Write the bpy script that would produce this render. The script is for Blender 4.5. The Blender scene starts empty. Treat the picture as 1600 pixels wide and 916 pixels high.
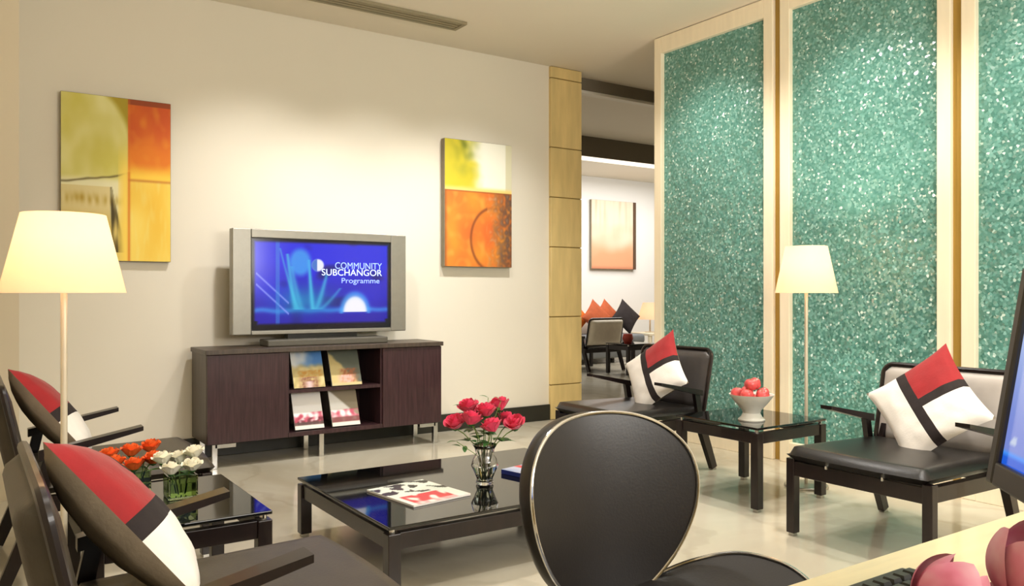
import bpy, bmesh, math, random
from math import sin, cos, pi, radians as R
from mathutils import Vector as V, Matrix, Euler, noise

random.seed(7)
sc = bpy.context.scene
col = sc.collection

# ------------------------------------------------------------------ camera
cd = bpy.data.cameras.new('camera')
cam = bpy.data.objects.new('camera', cd)
col.objects.link(cam)
cam.location = (0, 0, 1.1)
cam.rotation_euler = (R(90), 0, R(-34))
cd.sensor_width = 36
cd.lens = 36 * 1265 / 1600
cd.clip_start = 0.02
sc.camera = cam

# ------------------------------------------------------------------ view, world
sc.view_settings.view_transform = 'Standard'
sc.view_settings.look = 'None'
sc.view_settings.exposure = 0.42
sc.view_settings.gamma = 1.0
sc.view_settings.use_curve_mapping = False
try:
    sc.cycles.use_denoising = True
    sc.cycles.max_bounces = 10
    sc.cycles.sample_clamp_indirect = 6
    sc.cycles.caustics_reflective = False
    sc.cycles.caustics_refractive = False
except Exception:
    pass
w = bpy.data.worlds.new('world')
sc.world = w
w.use_nodes = True
w.node_tree.nodes['Background'].inputs[0].default_value = (1.0, 0.93, 0.82, 1)
w.node_tree.nodes['Background'].inputs[1].default_value = 0.25

# ------------------------------------------------------------------ lights
def area(name, loc, aim, size, power, color, sy=None, spread=180):
    d = bpy.data.lights.new(name, 'AREA')
    d.energy = power; d.color = color; d.size = size
    if sy:
        d.shape = 'RECTANGLE'; d.size_y = sy
    d.spread = R(spread)
    o = bpy.data.objects.new(name, d); col.objects.link(o)
    o.location = loc
    o.rotation_euler = (V(aim) - V(loc)).to_track_quat('-Z', 'Y').to_euler()
    return o
def spot(name, loc, aim, power, color, angle=80, blend=1.0, radius=0.05):
    d = bpy.data.lights.new(name, 'SPOT')
    d.energy = power; d.color = color; d.spot_size = R(angle); d.spot_blend = blend
    d.shadow_soft_size = radius
    o = bpy.data.objects.new(name, d); col.objects.link(o)
    o.location = loc
    o.rotation_euler = (V(aim) - V(loc)).to_track_quat('-Z', 'Y').to_euler()
    return o
WARM = (1.0, 0.93, 0.82)
NEUT = (1.0, 0.96, 0.90)
# wall washers along the television wall
for i, x in enumerate((1.65, 2.5, 3.3)):
    spot('wall_washer', (x, 4.25, 3.0), (x + 0.05, 5.65, 0.75), 98, (1.0, 0.965, 0.92), 80, 1.0, 0.06)
# downlights over the seating
for x, y, p in ((1.5, 1.6, 50), (1.5, 3.2, 48), (2.9, 1.6, 70), (2.9, 3.3, 70), (0.35, 2.1, 34), (0.7, 3.4, 22)):
    spot('downlight', (x, y, 3.02), (x, y, 0), p, NEUT, 105, 0.9, 0.09)
# downlights in front of the glass panels
for y in (1.7, 2.85, 4.0):
    spot('panel_downlight', (3.75, y, 3.02), (4.35, y, 0.9), 66, WARM, 100, 1.0, 0.08)
# unseen fills added behind the camera; the second one lifts the ceiling
area('unseen_fill_light', (1.6, -1.6, 2.3), (2.2, 3.5, 0.9), 3.2, 50, NEUT, 1.6)
area('unseen_ceiling_fill', (2.6, -0.9, 1.7), (2.5, 3.3, 3.07), 1.6, 48, NEUT, 0.8)
# the hall beyond the opening is brightly lit
area('hall_light', (8.4, 9.2, 3.0), (8.4, 9.2, 0), 4.0, 70, (1.0, 0.98, 0.95), 1.4)
area('hall_wall_light', (9.0, 8.6, 2.7), (9.2, 10.6, 0.5), 3.0, 24, (1.0, 0.97, 0.93), 0.4)

# ------------------------------------------------------------------ materials
def lin(c):
    if isinstance(c, str):
        c = tuple(int(c[i:i + 2], 16) for i in (0, 2, 4))
    r = []
    for v in c[:3]:
        v /= 255.0
        r.append(v / 12.92 if v <= 0.04045 else ((v + 0.055) / 1.055) ** 2.4)
    return (r[0], r[1], r[2], 1.0)
MATS = {}
def mat(name, c, rough=0.5, metal=0.0, var=0.0, scale=8.0, stretch=(1, 1, 1), bump=0.0, bscale=None, spec=0.5,
        emit=None, estr=0.0, trans=0.0, ior=1.45, coat=0.0, sheen=0.0, detail=4.0):
    if name in MATS:
        return MATS[name]
    m = bpy.data.materials.new(name); m.use_nodes = True
    nt = m.node_tree; n = nt.nodes; l = nt.links
    b = n['Principled BSDF']
    b.inputs['Base Color'].default_value = lin(c)
    b.inputs['Roughness'].default_value = rough
    b.inputs['Metallic'].default_value = metal
    b.inputs['Specular IOR Level'].default_value = spec
    b.inputs['IOR'].default_value = ior
    b.inputs['Transmission Weight'].default_value = trans
    b.inputs['Coat Weight'].default_value = coat
    b.inputs['Sheen Weight'].default_value = sheen
    if emit:
        b.inputs['Emission Color'].default_value = lin(emit)
        b.inputs['Emission Strength'].default_value = estr
    if var > 0 or bump > 0:
        tc = n.new('ShaderNodeTexCoord'); mp = n.new('ShaderNodeMapping')
        mp.inputs['Scale'].default_value = stretch
        l.new(tc.outputs['Object'], mp.inputs['Vector'])
        nz = n.new('ShaderNodeTexNoise')
        nz.inputs['Scale'].default_value = scale; nz.inputs['Detail'].default_value = detail
        l.new(mp.outputs[0], nz.inputs['Vector'])
        if var > 0:
            rp = n.new('ShaderNodeValToRGB')
            a = lin(c)
            rp.color_ramp.elements[0].position = 0.3; rp.color_ramp.elements[1].position = 0.7
            rp.color_ramp.elements[0].color = tuple(v * (1 - var) for v in a[:3]) + (1,)
            rp.color_ramp.elements[1].color = tuple(min(1, v * (1 + var)) for v in a[:3]) + (1,)
            l.new(nz.outputs['Fac'], rp.inputs[0]); l.new(rp.outputs[0], b.inputs['Base Color'])
        if bump > 0:
            src = nz
            if bscale:
                src = n.new('ShaderNodeTexNoise'); src.inputs['Scale'].default_value = bscale
                src.inputs['Detail'].default_value = 3
                l.new(mp.outputs[0], src.inputs['Vector'])
            bp = n.new('ShaderNodeBump'); bp.inputs['Strength'].default_value = bump
            bp.inputs['Distance'].default_value = 0.004
            l.new(src.outputs['Fac'], bp.inputs['Height']); l.new(bp.outputs[0], b.inputs['Normal'])
    MATS[name] = m
    return m

wall_m = mat('wall_paint', 'E3DCCC', 0.85, var=0.015, scale=1.2, bump=0.03, bscale=220)
left_m = mat('left_wall_paint', 'D9CDB4', 0.85, var=0.015, scale=1.2)
hallwall_m = mat('hall_paint', 'EDEBE6', 0.85, var=0.01, scale=1.0)
ceil_m = mat('ceiling_paint', 'E6DDCC', 0.9, var=0.012, scale=1.5)
base_m = mat('baseboard_black', '2B2A22', 0.35, var=0.1, scale=6)
bulk_m = mat('bulkhead_taupe', '756C5C', 0.8, var=0.02, scale=3)
wood_m = mat('wenge_wood', '3B2528', 0.32, var=0.38, scale=5, stretch=(14, 14, 0.9), bump=0.05, coat=0.15)
woodside_m = mat('wenge_side', '4A3F36', 0.4, var=0.25, scale=5, stretch=(12, 12, 0.8))
blackwood_m = mat('black_wood', '190F0F', 0.32, var=0.3, scale=6, stretch=(9, 9, 1.2), coat=0.2)
leather_m = mat('black_leather', '171413', 0.33, var=0.15, scale=14, bump=0.12, bscale=160)
olive_m = mat('olive_leather', '40392E', 0.42, var=0.15, scale=14, bump=0.12, bscale=160)
leather2_m = mat('shell_leather', '1A1614', 0.40, var=0.12, scale=10, bump=0.06, bscale=190)
greysheen_m = mat('grey_back_sheen', '4A4645', 0.35, var=0.1, scale=10, bump=0.08, bscale=160)  # black leather back with a dim reflection painted into its colour
palesheen_m = mat('pale_back_sheen', 'B9B2AC', 0.45, var=0.05, scale=12, bump=0.06, bscale=200)  # black leather back with a bright reflection painted into its colour
creamleather_m = mat('cream_back_fabric', 'E2D9C8', 0.5, var=0.05, scale=12)
chrome_m = mat('chrome', 'DADADA', 0.12, 1.0, var=0.03, scale=20)
steel_m = mat('brushed_steel', 'B8B6B0', 0.3, 1.0, var=0.05, scale=30, stretch=(1, 1, 12))
cream_m = mat('cream_frame', 'F8ECD2', 0.4, var=0.04, scale=4, stretch=(6, 6, 0.6), coat=0.1)
gold_m = mat('gold_strip', 'B08F45', 0.4, 0.25, var=0.08, scale=5, stretch=(8, 8, 0.5))
pillar_m = mat('pillar_veneer', 'DCC385', 0.42, var=0.10, scale=3, stretch=(5, 5, 0.8), coat=0.1)
pillarj_m = mat('pillar_joint', '8A7238', 0.6, var=0.05)
white_m = mat('white_fabric', 'F4EFE8', 0.9, var=0.02, scale=30, bump=0.15, bscale=120, sheen=0.2)
red_m = mat('red_fabric', '9C161C', 0.75, var=0.08, scale=20, bump=0.15, bscale=120, sheen=0.2)
blk_m = mat('black_fabric', '2A2222', 0.85, var=0.10, scale=25, bump=0.15, bscale=120)
taupe_m = mat('taupe_fabric', '968874', 0.85, var=0.08, scale=25, bump=0.15, bscale=120)
orange_m = mat('orange_fabric', 'D9701F', 0.8, var=0.10, scale=15, bump=0.1, bscale=120)
rust_m = mat('rust_fabric', 'B5572E', 0.8, var=0.10, scale=15)
sofa_m = mat('sofa_grey', '7A7D80', 0.8, var=0.06, scale=12)
silver_m = mat('tv_silver', '918E84', 0.35, 0.5, var=0.03, scale=30)
dark_m = mat('dark_plastic', '1E1E1C', 0.35, var=0.1, scale=20)
grey_m = mat('grey_plastic', '5A564C', 0.4, var=0.06, scale=20)
monitor_m = mat('monitor_plastic', '34322E', 0.4, var=0.06, scale=20)
deskwood_m = mat('desk_maple', 'EAD9AE', 0.28, var=0.07, scale=4, stretch=(1.2, 12, 12), coat=0.3)
leaf_m = mat('leaf_green', '3C6A34', 0.5, var=0.25, scale=30)
stem_m = mat('stem_green', '6F8B47', 0.5, var=0.15, scale=30)
rose_m = mat('rose_red', 'E03A60', 0.55, var=0.18, scale=22, sheen=0.2)
whiterose_m = mat('rose_white', 'F4F0DC', 0.6, var=0.05, scale=22)
orangerose_m = mat('rose_orange', 'E8672A', 0.55, var=0.2, scale=22)
def petal_mat():
    m = bpy.data.materials.new('pink_petal'); m.use_nodes = True
    nt = m.node_tree; n = nt.nodes; l = nt.links; b = n['Principled BSDF']
    tc = n.new('ShaderNodeTexCoord'); sp = n.new('ShaderNodeSeparateXYZ'); l.new(tc.outputs['Object'], sp.inputs[0])
    nzt = n.new('ShaderNodeTexNoise'); nzt.inputs['Scale'].default_value = 35; l.new(tc.outputs['Object'], nzt.inputs['Vector'])
    ma = n.new('ShaderNodeMath'); ma.operation = 'MULTIPLY_ADD'; ma.inputs[1].default_value = 9.0
    l.new(sp.outputs['Z'], ma.inputs[0]); l.new(nzt.outputs['Fac'], ma.inputs[2])
    rp = n.new('ShaderNodeValToRGB'); e = rp.color_ramp.elements
    e[0].position = 0.25; e[0].color = lin('A83A58'); e[1].position = 0.9; e[1].color = lin('CF9AA6')
    k = e.new(0.55); k.color = lin('C9708A')
    l.new(ma.outputs[0], rp.inputs[0]); l.new(rp.outputs[0], b.inputs['Base Color']); b.inputs['Roughness'].default_value = 0.5
    b.inputs['Subsurface Weight'].default_value = 0.0
    return m
pinkpetal_m = petal_mat()
apple_m = mat('apple_skin', 'CE4E4E', 0.35, var=0.4, scale=22, coat=0.2)
ceramic_m = mat('ceramic_pale', 'D8D6CC', 0.35, var=0.05, scale=12, coat=0.2)
glass_m = mat('vase_glass', 'FFFFFF', 0.02, trans=1.0, ior=1.45)
greenglass_m = mat('green_vase_glass', 'C9DDA8', 0.04, trans=1.0, ior=1.4)
water_m = mat('water', 'E4EBD6', 0.0, trans=1.0, ior=1.33)
slat_m = mat('vent_slat', '948A70', 0.6, var=0.05)
ventdark_m = mat('vent_dark', '6E654C', 0.8, var=0.05)
paper_m = mat('paper_white', 'F2EEE8', 0.5, var=0.02)
pole_m = mat('pole_cream', 'DCD2BC', 0.35, 0.3, var=0.03, scale=20)
key_m = mat('key_black', '2A2A27', 0.4, var=0.1, scale=50)
keyl_m = mat('key_edge', '55544E', 0.4, var=0.1, scale=50)
redceramic_m = mat('red_ceramic', 'B84A3C', 0.4, var=0.2, scale=15)
light_strip_m = mat('cove_light', 'FFF6E6', 0.5, emit='FFF3E0', estr=1.0)
bulb_m = mat('lamp_bulb', 'FFF3DC', 0.5, emit='FFE9C4', estr=14)

def black_glass(name, c='0A0B0B'):
    m = mat(name, c, 0.035, spec=0.75, ior=1.55, var=0.05, scale=3)
    return m
tableglass_m = black_glass('black_table_glass')

def floor_mat():
    m = bpy.data.materials.new('polished_marble'); m.use_nodes = True
    nt = m.node_tree; n = nt.nodes; l = nt.links; b = n['Principled BSDF']
    tc = n.new('ShaderNodeTexCoord')
    n1 = n.new('ShaderNodeTexNoise'); n1.inputs['Scale'].default_value = 0.9; n1.inputs['Detail'].default_value = 8
    n1.inputs['Distortion'].default_value = 1.2
    l.new(tc.outputs['Object'], n1.inputs['Vector'])
    rp = n.new('ShaderNodeValToRGB')
    rp.color_ramp.elements[0].position = 0.35; rp.color_ramp.elements[0].color = lin('B9B09B')
    rp.color_ramp.elements[1].position = 0.68; rp.color_ramp.elements[1].color = lin('CFC8B6')
    l.new(n1.outputs['Fac'], rp.inputs[0])
    wv = n.new('ShaderNodeTexWave'); wv.inputs['Scale'].default_value = 0.45; wv.inputs['Distortion'].default_value = 14
    wv.inputs['Detail'].default_value = 6; wv.inputs['Detail Scale'].default_value = 1.6
    l.new(tc.outputs['Object'], wv.inputs['Vector'])
    rv = n.new('ShaderNodeValToRGB')
    rv.color_ramp.elements[0].position = 0.0; rv.color_ramp.elements[0].color = (0.72, 0.70, 0.66, 1)
    rv.color_ramp.elements[1].position = 0.06; rv.color_ramp.elements[1].color = (1, 1, 1, 1)
    l.new(wv.outputs['Fac'], rv.inputs[0])
    mx = n.new('ShaderNodeMix'); mx.data_type = 'RGBA'; mx.blend_type = 'MULTIPLY'; mx.inputs[0].default_value = 0.35
    l.new(rp.outputs[0], mx.inputs[6]); l.new(rv.outputs[0], mx.inputs[7])
    l.new(mx.outputs[2], b.inputs['Base Color'])
    b.inputs['Roughness'].default_value = 0.13
    b.inputs['Specular IOR Level'].default_value = 0.6
    return m
floor_m = floor_mat()

def teal_glass():
    """crushed teal glass: every chip has its own tilt and tint"""
    m = bpy.data.materials.new('crushed_teal_glass'); m.use_nodes = True
    nt = m.node_tree; n = nt.nodes; l = nt.links; b = n['Principled BSDF']
    tc = n.new('ShaderNodeTexCoord')
    vo = n.new('ShaderNodeTexVoronoi'); vo.inputs['Scale'].default_value = 75
    l.new(tc.outputs['Object'], vo.inputs['Vector'])
    rp = n.new('ShaderNodeValToRGB')
    e = rp.color_ramp.elements
    e[0].position = 0.0; e[0].color = lin('487F76')
    e[1].position = 1.0; e[1].color = lin('DCEFEA')  # whitish flakes; their pale tint also paints in sparkle
    k = e.new(0.35); k.color = lin('578E84')
    k = e.new(0.72); k.color = lin('6A9F96')
    k = e.new(0.94); k.color = lin('86B4AC')
    sp = n.new('ShaderNodeSeparateColor'); l.new(vo.outputs['Color'], sp.inputs[0])
    l.new(sp.outputs[0], rp.inputs[0])
    big = n.new('ShaderNodeTexNoise'); big.inputs['Scale'].default_value = 1.3; big.inputs['Detail'].default_value = 3
    l.new(tc.outputs['Object'], big.inputs['Vector'])
    rb = n.new('ShaderNodeValToRGB')
    rb.color_ramp.elements[0].position = 0.3; rb.color_ramp.elements[0].color = (0.9, 0.92, 0.91, 1)
    rb.color_ramp.elements[1].position = 0.7; rb.color_ramp.elements[1].color = (1.12, 1.1, 1.1, 1)
    l.new(big.outputs['Fac'], rb.inputs[0])
    mx = n.new('ShaderNodeMix'); mx.data_type = 'RGBA'; mx.blend_type = 'MULTIPLY'; mx.inputs[0].default_value = 1.0
    l.new(rp.outputs[0], mx.inputs[6]); l.new(rb.outputs[0], mx.inputs[7])
    l.new(mx.outputs[2], b.inputs['Base Color'])
    # random chip tilt added to the surface normal
    ge = n.new('ShaderNodeNewGeometry')
    sub = n.new('ShaderNodeVectorMath'); sub.operation = 'SUBTRACT'; sub.inputs[1].default_value = (0.5, 0.5, 0.5)
    l.new(vo.outputs['Color'], sub.inputs[0])
    sca = n.new('ShaderNodeVectorMath'); sca.operation = 'SCALE'; sca.inputs['Scale'].default_value = 0.55
    l.new(sub.outputs[0], sca.inputs[0])
    add = n.new('ShaderNodeVectorMath'); add.operation = 'ADD'
    l.new(ge.outputs['Normal'], add.inputs[0]); l.new(sca.outputs[0], add.inputs[1])
    nr = n.new('ShaderNodeVectorMath'); nr.operation = 'NORMALIZE'; l.new(add.outputs[0], nr.inputs[0])
    l.new(nr.outputs[0], b.inputs['Normal'])
    b.inputs['Roughness'].default_value = 0.16
    b.inputs['Specular IOR Level'].default_value = 0.7
    return m
teal_m = teal_glass()

def shade_mat():
    m = bpy.data.materials.new('lamp_shade_cloth'); m.use_nodes = True
    nt = m.node_tree; n = nt.nodes; l = nt.links
    b = n['Principled BSDF']; out = n['Material Output']
    b.inputs['Base Color'].default_value = lin('FBE6D0'); b.inputs['Roughness'].default_value = 0.9
    tr = n.new('ShaderNodeBsdfTranslucent'); tr.inputs[0].default_value = lin('FFE9D2')
    mx = n.new('ShaderNodeMixShader'); mx.inputs[0].default_value = 0.6
    l.new(b.outputs[0], mx.inputs[1]); l.new(tr.outputs[0], mx.inputs[2]); l.new(mx.outputs[0], out.inputs[0])
    nz = n.new('ShaderNodeTexNoise'); nz.inputs['Scale'].default_value = 300
    bp = n.new('ShaderNodeBump'); bp.inputs['Strength'].default_value = 0.05
    l.new(nz.outputs['Fac'], bp.inputs['Height']); l.new(bp.outputs[0], b.inputs['Normal'])
    return m
shade_m = shade_mat()

def paint_mat(name, rough=0.6, emit=0.0):
    m = bpy.data.materials.new(name); m.use_nodes = True
    nt = m.node_tree; n = nt.nodes; l = nt.links; b = n['Principled BSDF']
    at = n.new('ShaderNodeAttribute'); at.attribute_name = 'print'
    b.inputs['Roughness'].default_value = rough
    if emit:
        b.inputs['Base Color'].default_value = (0.005, 0.005, 0.008, 1)
        l.new(at.outputs['Color'], b.inputs['Emission Color']); b.inputs['Emission Strength'].default_value = emit
    else:
        l.new(at.outputs['Color'], b.inputs['Base Color'])
    return m
print_m = paint_mat('printed_paper', 0.35)
canvas_m = paint_mat('painted_canvas', 0.7)
screen_m = paint_mat('lit_screen', 0.15, 0.75)

# ------------------------------------------------------------------ mesh helpers
class MB:
    def __init__(s): s.bm = bmesh.new()
    def box(s, x0, x1, y0, y1, z0, z1, bev=0.0, seg=2, M=None):
        r = bmesh.ops.create_cube(s.bm, size=1.0)
        vs = r['verts']
        c = V(((x0 + x1) / 2, (y0 + y1) / 2, (z0 + z1) / 2)); d = (x1 - x0, y1 - y0, z1 - z0)
        for v in vs:
            v.co = V((v.co.x * d[0], v.co.y * d[1], v.co.z * d[2])) + c
        if bev > 0:
            es = list({e for v in vs for e in v.link_edges})
            rb = bmesh.ops.bevel(s.bm, geom=es, offset=bev, segments=seg, profile=0.5, affect='EDGES')
            vs = list({v for f in rb['faces'] for v in f.verts} | {v for v in vs if v.is_valid})
        if M is not None:
            bmesh.ops.transform(s.bm, matrix=M, verts=[v for v in vs if v.is_valid])
        return s
    def hexa(s, a, b):
        """solid between quad a (bottom, ccw) and quad b (top)"""
        va = [s.bm.verts.new(p) for p in a]; vb = [s.bm.verts.new(p) for p in b]
        k = len(a)
        s.bm.faces.new(list(reversed(va))); s.bm.faces.new(vb)
        for i in range(k):
            s.bm.faces.new((va[i], va[(i + 1) % k], vb[(i + 1) % k], vb[i]))
        return s
    def bar(s, p, q, wx, wy, up=(0, 0, 1), wx2=None, wy2=None):
        """rectangular bar from p to q, wx across, wy along up"""
        p = V(p); q = V(q); d = (q - p).normalized(); u = V(up)
        if abs(d.dot(u)) > 0.98: u = V((1, 0, 0))
        sx = d.cross(u).normalized(); u = sx.cross(d).normalized()
        wx2 = wx2 or wx; wy2 = wy2 or wy
        def quad(c, a, b):
            return [c + sx * (i * a / 2) + u * (j * b / 2) for i, j in ((-1, -1), (1, -1), (1, 1), (-1, 1))]
        s.hexa(quad(p, wx, wy), quad(q, wx2, wy2))
        return s
    def tube(s, pts, r, n=10, closed=False, caps=True):
        pts = [V(p) for p in pts]; k = len(pts)
        rs = r if isinstance(r, (list, tuple)) else [r] * k
        rings = []; ref = None
        for i, p in enumerate(pts):
            if closed: d = pts[(i + 1) % k] - pts[i - 1]
            else: d = pts[min(i + 1, k - 1)] - pts[max(i - 1, 0)]
            d = d.normalized()
            if ref is None:
                ref = V((0, 0, 1)) if abs(d.z) < 0.9 else V((1, 0, 0))
            a = (ref - d * ref.dot(d)).normalized(); b = d.cross(a); ref = a
            rings.append([s.bm.verts.new(p + (a * cos(2 * pi * j / n) + b * sin(2 * pi * j / n)) * rs[i]) for j in range(n)])
        m = k if closed else k - 1
        for i in range(m):
            A = rings[i]; B = rings[(i + 1) % k]
            for j in range(n):
                s.bm.faces.new((A[j], A[(j + 1) % n], B[(j + 1) % n], B[j]))
        if caps and not closed:
            s.bm.faces.new(list(reversed(rings[0]))); s.bm.faces.new(rings[-1])
        return s
    def lathe(s, prof, n=32, c=(0, 0, 0), close=False):
        rings = []
        for r, z in prof:
            if r < 1e-6:
                rings.append([s.bm.verts.new((c[0], c[1], c[2] + z))])
            else:
                rings.append([s.bm.verts.new((c[0] + r * cos(2 * pi * j / n), c[1] + r * sin(2 * pi * j / n), c[2] + z)) for j in range(n)])
        pairs = list(zip(rings, rings[1:])) + ([(rings[-1], rings[0])] if close else [])
        for A, B in pairs:
            for j in range(n):
                k = (j + 1) % n
                if len(A) == 1 and len(B) == 1: continue
                if len(A) == 1: s.bm.faces.new((A[0], B[k], B[j]))
                elif len(B) == 1: s.bm.faces.new((A[j], A[k], B[0]))
                else: s.bm.faces.new((A[j], A[k], B[k], B[j]))
        return s
    def prism(s, poly, z0, z1):
        return s.hexa([V((p[0], p[1], z0)) for p in poly], [V((p[0], p[1], z1)) for p in poly])
    def surf(s, f, nu, nv, wrapu=False):
        g = [[s.bm.verts.new(f(i / nu, j / nv)) for j in range(nv + 1)] for i in range(nu + (0 if wrapu else 1))]
        for i in range(nu):
            for j in range(nv):
                i2 = (i + 1) % len(g)
                s.bm.faces.new((g[i][j], g[i2][j], g[i2][j + 1], g[i][j + 1]))
        return s
    def slab(s, f, g, nu, nv):
        """closed solid between surfaces f and g over the unit square"""
        A = [[s.bm.verts.new(f(i / nu, j / nv)) for j in range(nv + 1)] for i in range(nu + 1)]
        B = [[s.bm.verts.new(g(i / nu, j / nv)) for j in range(nv + 1)] for i in range(nu + 1)]
        for i in range(nu):
            for j in range(nv):
                s.bm.faces.new((A[i][j], A[i + 1][j], A[i + 1][j + 1], A[i][j + 1]))
                s.bm.faces.new((B[i][j + 1], B[i + 1][j + 1], B[i + 1][j], B[i][j]))
        for i in range(nu):
            s.bm.faces.new((A[i + 1][0], A[i][0], B[i][0], B[i + 1][0]))
            s.bm.faces.new((A[i][nv], A[i + 1][nv], B[i + 1][nv], B[i][nv]))
        for j in range(nv):
            s.bm.faces.new((A[0][j], A[0][j + 1], B[0][j + 1], B[0][j]))
            s.bm.faces.new((A[nu][j + 1], A[nu][j], B[nu][j], B[nu][j + 1]))
        return s
    def build(s, name, m, parent=None, smooth=False, angle=40):
        bm = s.bm
        bmesh.ops.recalc_face_normals(bm, faces=bm.faces)
        me = bpy.data.meshes.new(name); bm.to_mesh(me); bm.free()
        for mm in (m if isinstance(m, (list, tuple)) else [m]): me.materials.append(mm)
        if smooth:
            for p in me.polygons: p.use_smooth = True
            if angle:
                try: me.set_sharp_from_angle(angle=R(angle))
                except Exception: pass
        o = bpy.data.objects.new(name, me); col.objects.link(o)
        if parent: o.parent = parent
        return o

def tag(o, label=None, cat=None, group=None, kind=None):
    if label: o['label'] = label
    if cat: o['category'] = cat
    if group: o['group'] = group
    if kind: o['kind'] = kind
    return o
def empty(name, loc=(0, 0, 0), rz=0.0, label=None, cat=None, group=None):
    o = bpy.data.objects.new(name, None); col.objects.link(o)
    o.empty_display_size = 0.1
    o.location = loc; o.rotation_euler = (0, 0, rz)
    return tag(o, label, cat, group)
def copy_tree(o, parent=None):
    c = o.copy(); col.objects.link(c)
    if parent: c.parent = parent
    for ch in list(o.children): copy_tree(ch, c)
    return c
def struct(name, mb, m, parent=None, smooth=False):
    o = mb.build(name, m, parent, smooth)
    if parent is None: o['kind'] = 'structure'
    return o
def painted(name, w, h, nu, nv, fn, m, parent=None, M=None):
    """flat sheet in local x (width) / z (height), facing -y, coloured by fn(u, v) in sRGB 0-255"""
    me = bpy.data.meshes.new(name)
    vs = [((i / nu - 0.5) * w, 0, (j / nv) * h) for j in range(nv + 1) for i in range(nu + 1)]
    fs = [(j * (nu + 1) + i, j * (nu + 1) + i + 1, (j + 1) * (nu + 1) + i + 1, (j + 1) * (nu + 1) + i) for j in range(nv) for i in range(nu)]
    me.from_pydata(vs, [], fs)
    at = me.color_attributes.new('print', 'FLOAT_COLOR', 'POINT')
    k = 0
    for j in range(nv + 1):
        for i in range(nu + 1):
            at.data[k].color = lin(fn(i / nu, j / nv)); k += 1
    me.materials.append(m)
    if M is not None: me.transform(M)
    o = bpy.data.objects.new(name, me); col.objects.link(o)
    if parent: o.parent = parent
    return o
def mixc(a, b, t):
    t = max(0, min(1, t))
    return tuple(a[i] * (1 - t) + b[i] * t for i in range(3))
def sstep(a, b, x):
    t = max(0, min(1, (x - a) / (b - a))); return t * t * (3 - 2 * t)
def nz(x, y, s=0.0): return noise.noise(V((x, y, s)))

H = 3.07
# ================================================================== SETTING
struct('floor', MB().box(-0.5, 13.2, -2.2, 10.8, -0.1, 0), floor_m)
struct('ceiling', MB().box(-0.5, 13.2, -2.2, 10.8, H, H + 0.1), ceil_m)
struct('wall_back', MB().box(-0.5, 4.2, 5.65, 5.85, 0, H), wall_m)
struct('wall_left', MB().box(-0.5, -0.3, -2.2, 5.65, 0, H), left_m)
struct('wall_front', MB().box(-0.5, 4.6, -2.2, -2.0, 0, H), wall_m)
struct('wall_right', MB().box(4.5, 4.62, -2.0, 1.2, 0, H), wall_m)
struct('wall_far', MB().box(3.9, 13.2, 10.6, 10.8, 0, H), hallwall_m)
struct('wall_hall_left', MB().box(3.8, 4.0, 5.85, 10.6, 0, H), hallwall_m)
struct('wall_hall_right', MB().box(13.0, 13.2, 0.5, 10.6, 0, H), hallwall_m)
struct('wall_hall_near', MB().box(4.62, 13.0, 0.5, 0.7, 0, H), hallwall_m)
struct('trim_1', MB().box(-0.3, 0.235, 5.05, 5.65, 0, H), left_m)               # pier in the left corner
struct('baseboard_back', MB().box(0.235, 4.2, 5.632, 5.65, 0, 0.135, 0.003), base_m)
# header across the opening, and the bulkhead deeper in the hall
struct('trim_2', MB().box(4.53, 13.0, 5.78, 5.9, 2.965, H), bulk_m)
struct('trim_3', MB().box(4.53, 13.0, 5.80, 5.88, 2.94, 2.965), mat('header_white', 'E8E2D4', 0.6, var=0.02))
struct('trim_4', MB().box(4.0, 13.0, 7.9, 8.1, 2.82, H), bulk_m)
struct('trim_5', MB().box(4.0, 13.0, 7.92, 8.08, 2.80, 2.82), light_strip_m)
# clad pillar closing the television wall
pil = MB().box(4.205, 4.53, 5.63, 5.87, 0, H).build('trim_6', pillarj_m); pil['kind'] = 'structure'
js = [0, 0.301, 0.892, 1.5, 1.933, 2.366, 2.968, H]
for a, b in zip(js, js[1:]):
    MB().box(4.197, 4.538, 5.62, 5.88, a + 0.004, b - 0.004, 0.004).build('cladding_panel', pillar_m, pil)

# ceiling air slot
vent = empty('air_vent', (2.1, 5.145, H - 0.02), 0, 'long narrow beige air slot in the ceiling above the television', 'air vent')
f = MB()
f.box(-0.92, 0.92, -0.085, -0.062, 0, 0.02); f.box(-0.92, 0.92, 0.062, 0.085, 0, 0.02)
f.box(-0.92, -0.89, -0.062, 0.062, 0, 0.02); f.box(0.89, 0.92, -0.062, 0.062, 0, 0.02)
f.build('frame', slat_m, vent)
MB().box(-0.89, 0.89, -0.062, 0.062, 0.015, 0.02).build('backing', ventdark_m, vent)
for y in (-0.04, 0, 0.04):
    MB().bar((-0.89, y, 0.008), (0.89, y, 0.008), 0.016, 0.004, (0, 0.5, 1)).build('slat', slat_m, vent)

# ------------------------------------------------------------------ crushed glass partition panels
PX = 4.42
def partition(y1, label):
    y0 = y1 - 1.11
    t = empty('glass_partition', (PX, (y0 + y1) / 2, 0), 0, label, 'partition', 'teal crushed glass partition panels')
    hw = 0.555
    for s in (-1, 1):
        MB().box(0, 0.12, s * hw - (0.075 if s > 0 else 0), s * hw + (0.075 if s < 0 else 0), 0, H - 0.005, 0.004).build('frame_stile', cream_m, t)
    MB().box(0, 0.12, -hw + 0.075, hw - 0.075, H - 0.13, H - 0.005, 0.003).build('frame_rail', cream_m, t)
    MB().box(0, 0.12, -hw + 0.075, hw - 0.075, 0.0, 0.13, 0.003).build('frame_rail', cream_m, t)
    MB().box(0.035, 0.085, -hw + 0.075, hw - 0.075, 0.13, H - 0.13).build('glass', teal_m, t)
    return t
yy = 4.584
partition(yy, 'teal glass partition panel farthest back, beside the opening to the next room')
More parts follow.
